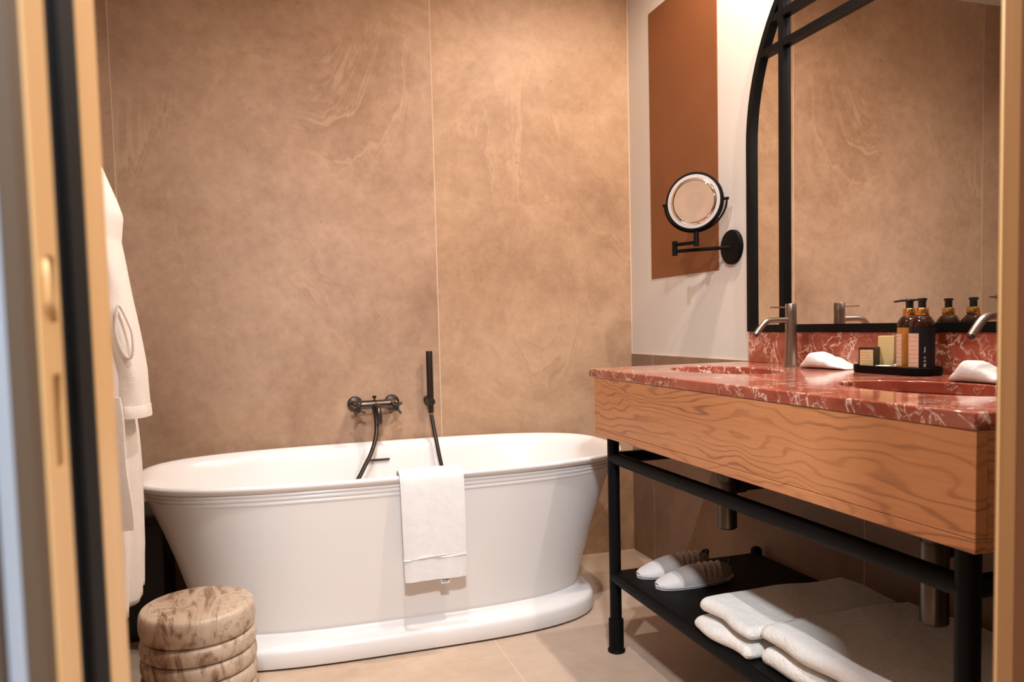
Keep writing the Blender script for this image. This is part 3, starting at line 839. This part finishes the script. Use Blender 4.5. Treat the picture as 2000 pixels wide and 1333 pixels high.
def bottle(x, y, lb, two, rz):
    t = thing('pump_bottle', (x, y, ZTR), lb, 'bottle', 'pump bottles on the tray')
    z = ZTR
    R_ = 0.0278
    bm = bmesh.new()
    lathe(bm, [(R_ - 0.0025, z), (R_ - 0.0005, z + 0.0020), (R_, z + 0.0060), (R_, z + 0.1100), (R_ - 0.001, z + 0.1170), (R_ - 0.005, z + 0.1240), (0.0185, z + 0.1300), (0.0145, z + 0.1330), (0.0140, z + 0.1380)], (x, y), 40)
    obj('body', bm, M['navy'] if two else M['amber_l'], t, smooth=40)
    bm = bmesh.new()
    lathe(bm, [(R_ + 0.0002, z + 0.1060), (R_ + 0.0002, z + 0.1105), (R_ - 0.0008, z + 0.1175), (R_ - 0.0048, z + 0.1245), (0.0187, z + 0.1305), (0.0147, z + 0.1335)], (x, y), 40, False)
    obj('shoulder', bm, M['amber'], t, smooth=40)
    bm = bmesh.new(); lathe(bm, [(0.0145, z + 0.1350), (0.0150, z + 0.1360), (0.0150, z + 0.1505), (0.0142, z + 0.1515)], (x, y), 32)
    obj('collar', bm, M['gold'], t, smooth=40)
    bm = bmesh.new(); lathe(bm, [(0.0085, z + 0.1515), (0.0085, z + 0.1680), (0.0105, z + 0.1695), (0.0110, z + 0.1725), (0.0100, z + 0.1745), (0.004, z + 0.1755)], (x, y), 24)
    pu = obj('pump', bm, M['pump'], t, smooth=40)
    d = Vector((cos(rz), sin(rz), 0))
    a = Vector((x, y, z + 0.1715))
    obj('nozzle', T([a + d * 0.004, a + d * 0.018, a + d * 0.034 + Vector((0, 0, -0.0025))], [0.0036, 0.0030, 0.0024], 10), M['pump'], pu, smooth=40)
    def patch(name, a0, a1, z0, z1, mat, par, rr):
        bm = bmesh.new()
        nn = 14
        rows = []
        for zz in (z0, z1):
            rows.append([[(x + r * cos(a0 + (a1 - a0) * i / nn), y + r * sin(a0 + (a1 - a0) * i / nn), zz) for i in range(nn + 1)] for r in (rr, rr + 0.0004)])
        loft(bm, [rows[0][1] + rows[0][0][::-1], rows[1][1] + rows[1][0][::-1]])
        return obj(name, bm, mat, par, smooth=40)
    va = math.atan2(-y, -x)      # towards the doorway
    left = -1                    # left as seen from the doorway is a smaller angle here
    if two:
        patch('label', va + left * 1.45, va + left * 0.24, z + 0.012, z + 0.092, M['label'], t, R_ + 0.0002)
        # upright white lettering down the dark face
        for k, (ch, sz, dz) in enumerate((('J', 0.014, 0.055), ('a', 0.009, 0.036), ('o', 0.009, 0.028), ('8', 0.011, 0.017))):
            a = va + 0.22
            nrm = Vector((cos(a), sin(a), 0))
            p = Vector((x, y, z + dz)) + nrm * (R_ + 0.0004)
            tx = Vector((0, 0, 1)).cross(nrm)
            mw = Matrix.Identity(4)
            for i in range(3):
                mw[i][0] = tx[i]; mw[i][1] = (0, 0, 1)[i]; mw[i][2] = nrm[i]; mw[i][3] = p[i]
            text_mesh('lettering', ch, sz, M['white_ink'], t, mw)
    else:
        patch('label', va + left * 1.50, va + left * 0.62, z + 0.012, z + 0.090, M['label'], t, R_ + 0.0002)
bottle(1.4740, 1.4020, 'front pump bottle with dark face, pale label and gold collar', True, 2.45)
bottle(1.4920, 1.4560, 'amber pump bottle standing behind the dark-faced one on the tray', False, 2.45)
# small dark carton
def rbox(name, c, sx, sy, sz, rz, mat, parent=None, tilt=0.0, bev=0.0006):
    bm = B(-sx / 2, sx / 2, -sy / 2, sy / 2, 0, sz)
    mw = Matrix.Translation(c) @ Matrix.Rotation(rz, 4, 'Z') @ Matrix.Rotation(tilt, 4, 'X')
    bmesh.ops.transform(bm, matrix=mw, verts=bm.verts)
    o = obj(name, bm, mat, parent, base=None if parent else c)
    if bev: bevel(o, bev, 1)
    return o, mw
dk = thing('small_carton', (1.458, 1.549, ZTR), 'small dark carton with beige label on the tray', 'box')
o, mw = rbox('carton', Vector((1.458, 1.549, ZTR)), 0.038, 0.039, 0.057, 0.50, M['box_dark'], dk)
# label on the face that looks to -x
bm = B(-0.0196, -0.0191, -0.0160, 0.0160, 0.004, 0.051)
bmesh.ops.transform(bm, matrix=mw, verts=bm.verts)
obj('label', bm, M['label_box'], dk)
yl = thing('soap_carton', (1.500, 1.5335, ZTR), 'pale yellow carton standing behind the small dark one', 'box')
o, mw = rbox('carton', Vector((1.500, 1.5345, ZTR)), 0.037, 0.017, 0.084, -1.02, M['box_yel'], yl, tilt=0.0)
cd, mw = rbox('soap_packet', Vector((1.4535, 1.4955, ZTR)), 0.030, 0.032, 0.0125, 0.45, M['card'], None)
tag(cd, 'flat pale packet lying in the tray before the yellow carton', 'packet')
bm = bmesh.new(); bmesh.ops.create_uvsphere(bm, u_segments=16, v_segments=10, radius=0.0035)
bmesh.ops.translate(bm, verts=bm.verts, vec=(1.4330, 1.4400, ZT + 0.0236))
tag(obj('pearl_bead', bm, M['pearl'], smooth=True, base=(1.4330, 1.4400, ZT + 0.020)), 'tiny pale round bead on the front rim of the tray', 'bead')

# folded wash cloths
def cloth(name, c, length, width, rz, prof, lb, seed):
    """lengthwise height profile; rounded edges, soft dents"""
    rnd = random.Random(seed)
    nl, nw = 44, 20
    bm = bmesh.new()
    mw = Matrix.Translation(c) @ Matrix.Rotation(rz, 4, 'Z')
    def h(u):
        for (a, ha), (b, hb) in zip(prof[:-1], prof[1:]):
            if a <= u <= b:
                s = (u - a) / (b - a); s = s * s * (3 - 2 * s)
                return ha + (hb - ha) * s
        return prof[-1][1]
    rings = []
    for i in range(nl + 1):
        u = i / nl
        e = (1 - abs(2 * u - 1) ** 6) ** 0.5
        hh = max(0.0015, h(u) * max(e, 0.05))
        wv = width * (0.55 + 0.45 * min(1, max(0.12, e)))
        ring = []
        for k in range(nw * 2):
            a = 2 * pi * k / (nw * 2)
            yy = math.copysign(abs(cos(a)) ** 0.75, cos(a)) * wv / 2
            zz = hh * (0.5 + 0.5 * math.copysign(abs(sin(a)) ** 0.65, sin(a)))
            zz += 0.0016 * sin(u * 17 + k * 0.5 + seed) * (zz / max(hh, 1e-4)) * min(1, hh / 0.02)
            ring.append(mw @ Vector(((u - 0.5) * length, yy + 0.002 * sin(u * 12 + seed), max(0.0, zz))))
        rings.append(ring)
    loft(bm, rings)
    o = obj(name, bm, M['towel'], None, smooth=True, base=c)
    return tag(o, lb, 'towel', 'folded wash cloths')
cp_ = [(0, 0.006), (0.05, 0.021), (0.12, 0.026), (0.26, 0.047), (0.34, 0.045), (0.55, 0.031), (0.75, 0.018), (0.92, 0.012), (1, 0.008)]
cloth('wash_cloth', Vector((1.4945, 1.735, ZT + 0.0004)), 0.155, 0.085, -pi / 2 + 0.18, cp_, 'white folded wash cloth on the counter left of the tray', 1)
cloth('wash_cloth', Vector((1.4055, 1.172, ZT + 0.0004)), 0.150, 0.064, -pi / 2 + 0.04, cp_, 'white folded wash cloth on the counter right of the tray', 2)

# ------------------------------------------------------------------ shelf: slippers and bath towels
ZS = 0.2622
def slipper(loc, rz, lb, seed):
    t = thing('slipper', loc, lb, 'slipper', 'slippers on the vanity shelf')
    mw = Matrix.Translation(loc) @ Matrix.Rotation(rz, 4, 'Z')
    L_, = (0.265,)
    def half(u):   # u 0 at toe, 1 at heel
        w = 0.046 * max(0.0, 1 - abs(2 * u - 1) ** 2.7) ** 0.5 + 0.0008
        return w * (1 - 0.16 * u)
    def outline(k, z, n=40):
        pts = []
        for i in range(n + 1):
            u = i / n
            pts.append((u * L_, half(u) * k))
        up = pts; dn = [(x, -y) for x, y in pts[::-1]][1:-1]
        return [mw @ Vector((x, y, z)) for x, y in up + dn]
    bm = bmesh.new(); loft(bm, [outline(0.97, 0.0), outline(1.0, 0.002), outline(1.0, 0.0035)]); s = obj('sole', bm, M['slip'], t, smooth=40)
    bm = bmesh.new(); loft(bm, [outline(1.01, 0.0036), outline(1.01, 0.0056)]); obj('piping', bm, M['sole'], s, smooth=40)
    bm = bmesh.new(); loft(bm, [outline(1.0, 0.0057), outline(1.0, 0.0085), outline(0.96, 0.010)]); obj('insole', bm, M['slip'], t, smooth=40)
    # closed toe upper and grey band behind it
    def upper(u0, u1, hf, name, mat, open_, nn=20, ruck=0.0):
        bm = bmesh.new()
        rings = []
        for i in range(nn + 1):
            u = u0 + (u1 - u0) * i / nn
            w = half(u) * 1.012
            h = hf(u)
            ring = []
            for k in range(17):
                a = pi * k / 16
                rr = ruck * sin(i * 1.15 + k * 0.5) * sin(a)
                ring.append(mw @ Vector((u * L_ + rr * 0.5, cos(a) * w, 0.009 + max(0, (sin(a) ** 0.8)) * h + rr)))
            for k in range(16, -1, -1):
                a = pi * k / 16
                rr = ruck * sin(i * 1.15 + k * 0.5) * sin(a)
                ring.append(mw @ Vector((u * L_ + rr * 0.5, cos(a) * w * 0.95, 0.009 + max(0, (sin(a) ** 0.8)) * h * 0.93 + rr - 0.0012)))
            rings.append(ring)
        loft(bm, rings)
        return obj(name, bm, mat, t, smooth=50)
    hf = lambda u: 0.004 + 0.040 * min(1, u / 0.45) ** 0.7
    upper(0.012, 0.27, hf, 'toe_cap', M['slip'], True)
    upper(0.265, 0.52, lambda u: hf(u) + 0.0012, 'instep_band', M['slip_band'], True, ruck=0.0)
    upper(0.515, 0.80, lambda u: hf(0.5) * (1 - 0.15 * (u - 0.5)) , 'rear_upper', M['slip_band'], True, ruck=0.007)
    # soft heel wall, gathered by a black elastic
    bm = bmesh.new()
    rings = []
    rim = []
    for i in range(25):
        a = -1 + 2 * i / 24
        u = 0.985 - 0.23 * abs(a) ** 1.6
        yy = half(min(u, 0.93)) * 1.0 * math.copysign(abs(a) ** 0.7, a)
        h = 0.030 + 0.014 * (1 - abs(a)) + 0.004 * sin(i * 1.9 + seed)
        lean = 0.006 * (1 - abs(a))
        o_ = mw @ Vector((u * L_, yy, 0.009)); top = mw @ Vector((u * L_ - lean, yy * 0.86, 0.009 + h))
        i_ = mw @ Vector((u * L_ - 0.003, yy * 0.94, 0.009)); ti = mw @ Vector((u * L_ - lean - 0.003, yy * 0.80, 0.009 + h))
        rings.append([o_, top, ti, i_]); rim.append((top + ti) / 2)
    loft(bm, rings)
    hl = obj('heel_wall', bm, M['slip_band'], t, smooth=60)
    obj('elastic', T(rim[7:18], 0.0046, 10), M['sole'], hl, smooth=True)
slipper(Vector((1.040, 2.030, ZS)), 0.05, 'white and grey slipper at the end of the shelf, nearest the stone wall', 1)
slipper(Vector((1.046, 1.925, ZS)), 0.03, 'white and grey slipper nearer the folded bath towels', 2)

def fold_towel(name, cx, cy, lx, ly, z0, th, rz, lb, seed, front_round=True, ends=0.012, puff=0.006):
    """folded bath towel: a soft doubled slab whose folded edge looks to -x"""
    rnd = random.Random(seed)
    t = thing(name, (cx, cy, z0), lb, 'towel', 'folded bath towels on the vanity shelf')
    mw = Matrix.Translation((cx, cy, z0)) @ Matrix.Rotation(rz, 4, 'Z')
    ph = [rnd.uniform(0, 6) for _ in range(6)]
    ny = 36
    def surf(x, y):
        return puff * (0.5 * sin(x * 14 + y * 9 + ph[0]) + 0.4 * sin(y * 22 + x * 5 + ph[1]) + 0.25 * sin(x * 31 - y * 17 + ph[2]))
    bm = bmesh.new()
    rings = []
    for j in range(ny + 1):
        v = j / ny
        y = (v - 0.5) * ly
        e = min(1.0, min(v, 1 - v) * ly / ends)
        e = sqrt(max(0.0, 1 - (1 - e) ** 2)) if e < 1 else 1.0
        hh = th * (0.25 + 0.75 * e)
        xo = 0.006 * sin(y * 19 + ph[3]) + 0.004 * sin(y * 41 + ph[4])
        ring = []
        x0, x1 = -lx / 2 + xo, lx / 2 + 0.5 * xo
        r = th / 2
        ins = (1 - e) * 0.012
        x0 += ins; x1 -= ins
        nx = 16
        # bottom from back to front, rounded nose, top front to back
        for i in range(nx + 1):
            x = x1 + (x0 + r - x1) * i / nx
            ring.append((x, 0.0))
        for i in range(1, 10):
            a = -pi / 2 - pi * i / 10
            ring.append((x0 + r + r * 1.15 * cos(a), r + r * sin(a)))
        for i in range(nx + 1):
            x = x0 + r + (x1 - x0 - r) * i / nx
            ring.append((x, th))
        out = []
        for x, z in ring:
            zz = z / th * hh + (th - hh) * 0.4
            amp = max(0, (z / th))
            zz += surf(x, y) * amp
            # the back of the towel slumps a little
            out.append(mw @ Vector((x, y, max(0.0003, zz))))
        rings.append(out)
    loft(bm, rings)
    obj('cloth', bm, M['bath_towel'], t, smooth=60)
    return t
fold_towel('bath_towel', 1.222, 1.535, 0.448, 0.215, ZS + 0.0003, 0.036, 0.0, 'lower folded white bath towel of the stack beside the slippers', 3)
fold_towel('bath_towel', 1.224, 1.530, 0.430, 0.205, ZS + 0.047, 0.036, 0.02, 'upper folded white bath towel of the stack beside the slippers', 4)
fold_towel('bath_towel', 1.236, 1.150, 0.415, 0.530, ZS + 0.0003, 0.040, 0.0, 'lower folded white bath towel of the long stack by the vanity end', 5)
fold_towel('bath_towel', 1.238, 1.155, 0.410, 0.540, ZS + 0.053, 0.040, -0.01, 'upper folded white bath towel of the long stack by the vanity end', 6)

# ------------------------------------------------------------------ stool of stacked marble rings
SX, SY, SR, SH = -0.189, 1.886, 0.130, 0.402
st = thing('marble_stool', (SX, SY, 0), 'round stool of stacked brown and cream marble rings before the bathtub', 'stool')
zt = SH
hts = [0.064] + [0.04225] * 8
for k, hh in enumerate(hts):
    z0, z1 = zt - hh, zt
    rr = 0.017 if k else 0.024
    bm = bmesh.new()
    pr = [(SR - 0.016, z0 + 0.0004)]
    nseg = 14
    top_r = min(hh * 0.5, rr)
    for i in range(nseg + 1):
        a = -pi / 2 + pi * i / nseg
        zz = (z0 + z1) / 2 + (hh / 2 - 0.0003) * (sin(a))
        pr.append((SR - 0.016 + 0.016 * (abs(cos(a)) ** 0.55), zz))
    if k == 0:
        pr.append((SR - 0.022, z1 + 0.0016)); pr.append((SR * 0.6, z1 + 0.002)); pr.append((0.002, z1 + 0.002))
    lathe(bm, pr, (SX, SY), 56)
    obj('ring', bm, M['breccia'], st, smooth=50)
    zt = z0

# ------------------------------------------------------------------ black box standing in for a dark patch behind the stool
bx = thing('black_box', (-0.535, 2.885, 0), 'black box standing in for the dark patch between bathtub and bathrobe', 'bin')
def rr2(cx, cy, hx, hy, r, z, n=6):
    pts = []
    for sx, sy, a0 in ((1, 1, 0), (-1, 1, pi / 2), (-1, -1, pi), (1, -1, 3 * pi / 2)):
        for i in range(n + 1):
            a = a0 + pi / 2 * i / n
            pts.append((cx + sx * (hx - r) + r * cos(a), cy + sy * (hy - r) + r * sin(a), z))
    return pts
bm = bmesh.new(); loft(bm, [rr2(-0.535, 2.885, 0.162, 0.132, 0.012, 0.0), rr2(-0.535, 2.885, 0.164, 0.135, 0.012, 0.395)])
obj('body', bm, M['bin'], bx, smooth=40)
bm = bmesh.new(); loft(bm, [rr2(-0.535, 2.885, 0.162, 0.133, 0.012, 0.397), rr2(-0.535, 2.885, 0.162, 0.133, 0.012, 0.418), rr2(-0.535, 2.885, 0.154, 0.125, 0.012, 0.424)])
obj('top_slab', bm, M['bin'], bx, smooth=40)

# ------------------------------------------------------------------ bathrobe
rb = thing('bathrobe', (-0.39, 2.0, 0.39), 'pale terry bathrobe hanging beside the door frame', 'bathrobe')
def lerp_tab(tab, z):
    if z <= tab[0][0]: return tab[0][1]
    for (a, b), (c, d) in zip(tab[:-1], tab[1:]):
        if a <= z <= c:
            return b + (d - b) * (z - a) / (c - a)
    return tab[-1][1]
redge = [(0.388, -0.333), (0.50, -0.326), (0.60, -0.325), (0.70, -0.326), (0.80, -0.329), (0.95, -0.334), (1.10, -0.340), (1.22, -0.345), (1.32, -0.352), (1.42, -0.372), (1.50, -0.40), (1.55, -0.425)]
hw = [(0.388, 0.165), (0.7, 0.16), (1.0, 0.15), (1.25, 0.145), (1.36, 0.125), (1.45, 0.07), (1.55, 0.02)]
bm = bmesh.new()
rings = []
NZ, NA = 70, 72
for i in range(NZ + 1):
    z = 0.390 + (1.55 - 0.390) * i / NZ
    xr = lerp_tab(redge, z); xl = -0.456
    cx, rx, ry = (xr + xl) / 2, (xr - xl) / 2, lerp_tab(hw, z)
    ring = []
    for k in range(NA):
        a = 2 * pi * k / NA
        f = (0.010 * sin(a * 8 + z * 4 + 0.8 * sin(z * 7)) + 0.005 * sin(a * 15 - z * 5 + 1)) * min(1, (1.5 - z) / 0.5) * (1 if cos(a) > -0.4 else 0.2)
        x = cx + (rx + f) * math.copysign(abs(cos(a)) ** 0.8, cos(a))
        y = 2.0 + (ry + f) * sin(a)
        zz = z + (0.006 * sin(a * 2 + 1) if i == 0 else 0)
        ring.append((max(x, -0.459), y, zz))
    rings.append(ring)
loft(bm, rings)
obj('body', bm, M['robe'], rb, smooth=True)
# sleeve, hanging flat along the side
bm = bmesh.new()
rings = []
srx = [(0.845, 0.036), (0.90, 0.036), (1.0, 0.037), (1.1, 0.037), (1.2, 0.037), (1.3, 0.035), (1.40, 0.026), (1.46, 0.012)]
sre = [(0.845, -0.281), (0.957, -0.286), (1.082, -0.302), (1.181, -0.317), (1.262, -0.329), (1.285, -0.326), (1.321, -0.321), (1.36, -0.332), (1.40, -0.347), (1.435, -0.361), (1.46, -0.375)]
NS = 56
for i in range(NS + 1):
    z = 0.845 + (1.46 - 0.845) * i / NS
    rx = lerp_tab(srx, z); xe = lerp_tab(sre, z)
    ring = []
    for k in range(40):
        a = 2 * pi * k / 40
        f = 0.004 * sin(z * 26 + a * 2) * (1 if cos(a) < 0.75 else 0.2)
        ring.append((xe - rx + (rx + f) * cos(a), 1.985 + (0.072 - 0.02 * max(0, (z - 1.2) / 0.26)) * sin(a) + f, z))
    rings.append(ring)
loft(bm, rings)
slv = obj('sleeve', bm, M['robe'], rb, smooth=60)
bm = bmesh.new()
rings = []
for dr, z in ((-0.004, 0.8435), (0.0008, 0.8445), (0.0014, 0.850), (0.0013, 0.872), (0.0002, 0.8732)):
    rx = lerp_tab(srx, z); xe = lerp_tab(sre, z)
    ring = []
    for k in range(40):
        a = 2 * pi * k / 40
        f = 0.004 * sin(max(z, 0.845) * 26 + a * 2) * (1 if cos(a) < 0.75 else 0.2)
        ring.append((xe - rx + (rx + f + dr) * cos(a), 1.985 + (0.072 + dr) * sin(a) + f, z))
    rings.append(ring)
loft(bm, rings)
obj('cuff', bm, M['robe'], slv, smooth=40)
# belt loop and hanging belt end
lp = []
for k in range(33):
    a = 2 * pi * k / 32
    w = 0.017 * (1 - 0.6 * max(0, cos(a)))
    lp.append((-0.3195 + w * sin(a) + 0.008 * (-cos(a)), 1.9085 + 0.002 * sin(2 * a), 1.048 + 0.062 * cos(a)))
obj('belt_loop', T(lp, 0.0034, 10), M['robe'], rb, smooth=True)
bm = bmesh.new()
rings = []
for i in range(25):
    s = i / 24
    z = 0.90 + (0.600 - 0.90) * s
    x = -0.342 + 0.013 * s + 0.002 * sin(s * 9)
    y = 1.86 - 0.01 * s
    w = 0.016 + 0.003 * s
    t_ = 0.0065
    rings.append([(x - w, y - t_, z), (x, y - t_ * 1.3, z), (x + w, y - t_, z), (x + w * 1.06, y, z), (x + w, y + t_, z), (x, y + t_ * 1.3, z), (x - w, y + t_, z), (x - w * 1.06, y, z)])
loft(bm, rings)
obj('belt_end', bm, M['robe'], rb, smooth=60)
# robe hook
rh = thing('robe_hook', (-0.462, 2.0, 1.56), 'black wall hook the bathrobe hangs from', 'hook')
bm = bmesh.new()
loft(bm, [[(x, 2.0 + r * cos(2 * pi * i / 20), 1.575 + r * sin(2 * pi * i / 20)) for i in range(20)] for r, x in ((0.02, -0.4618), (0.02, -0.456), (0.008, -0.454), (0.008, -0.42), (0.012, -0.417), (0.012, -0.411))])
obj('peg', bm, M['black'], rh, smooth=40)
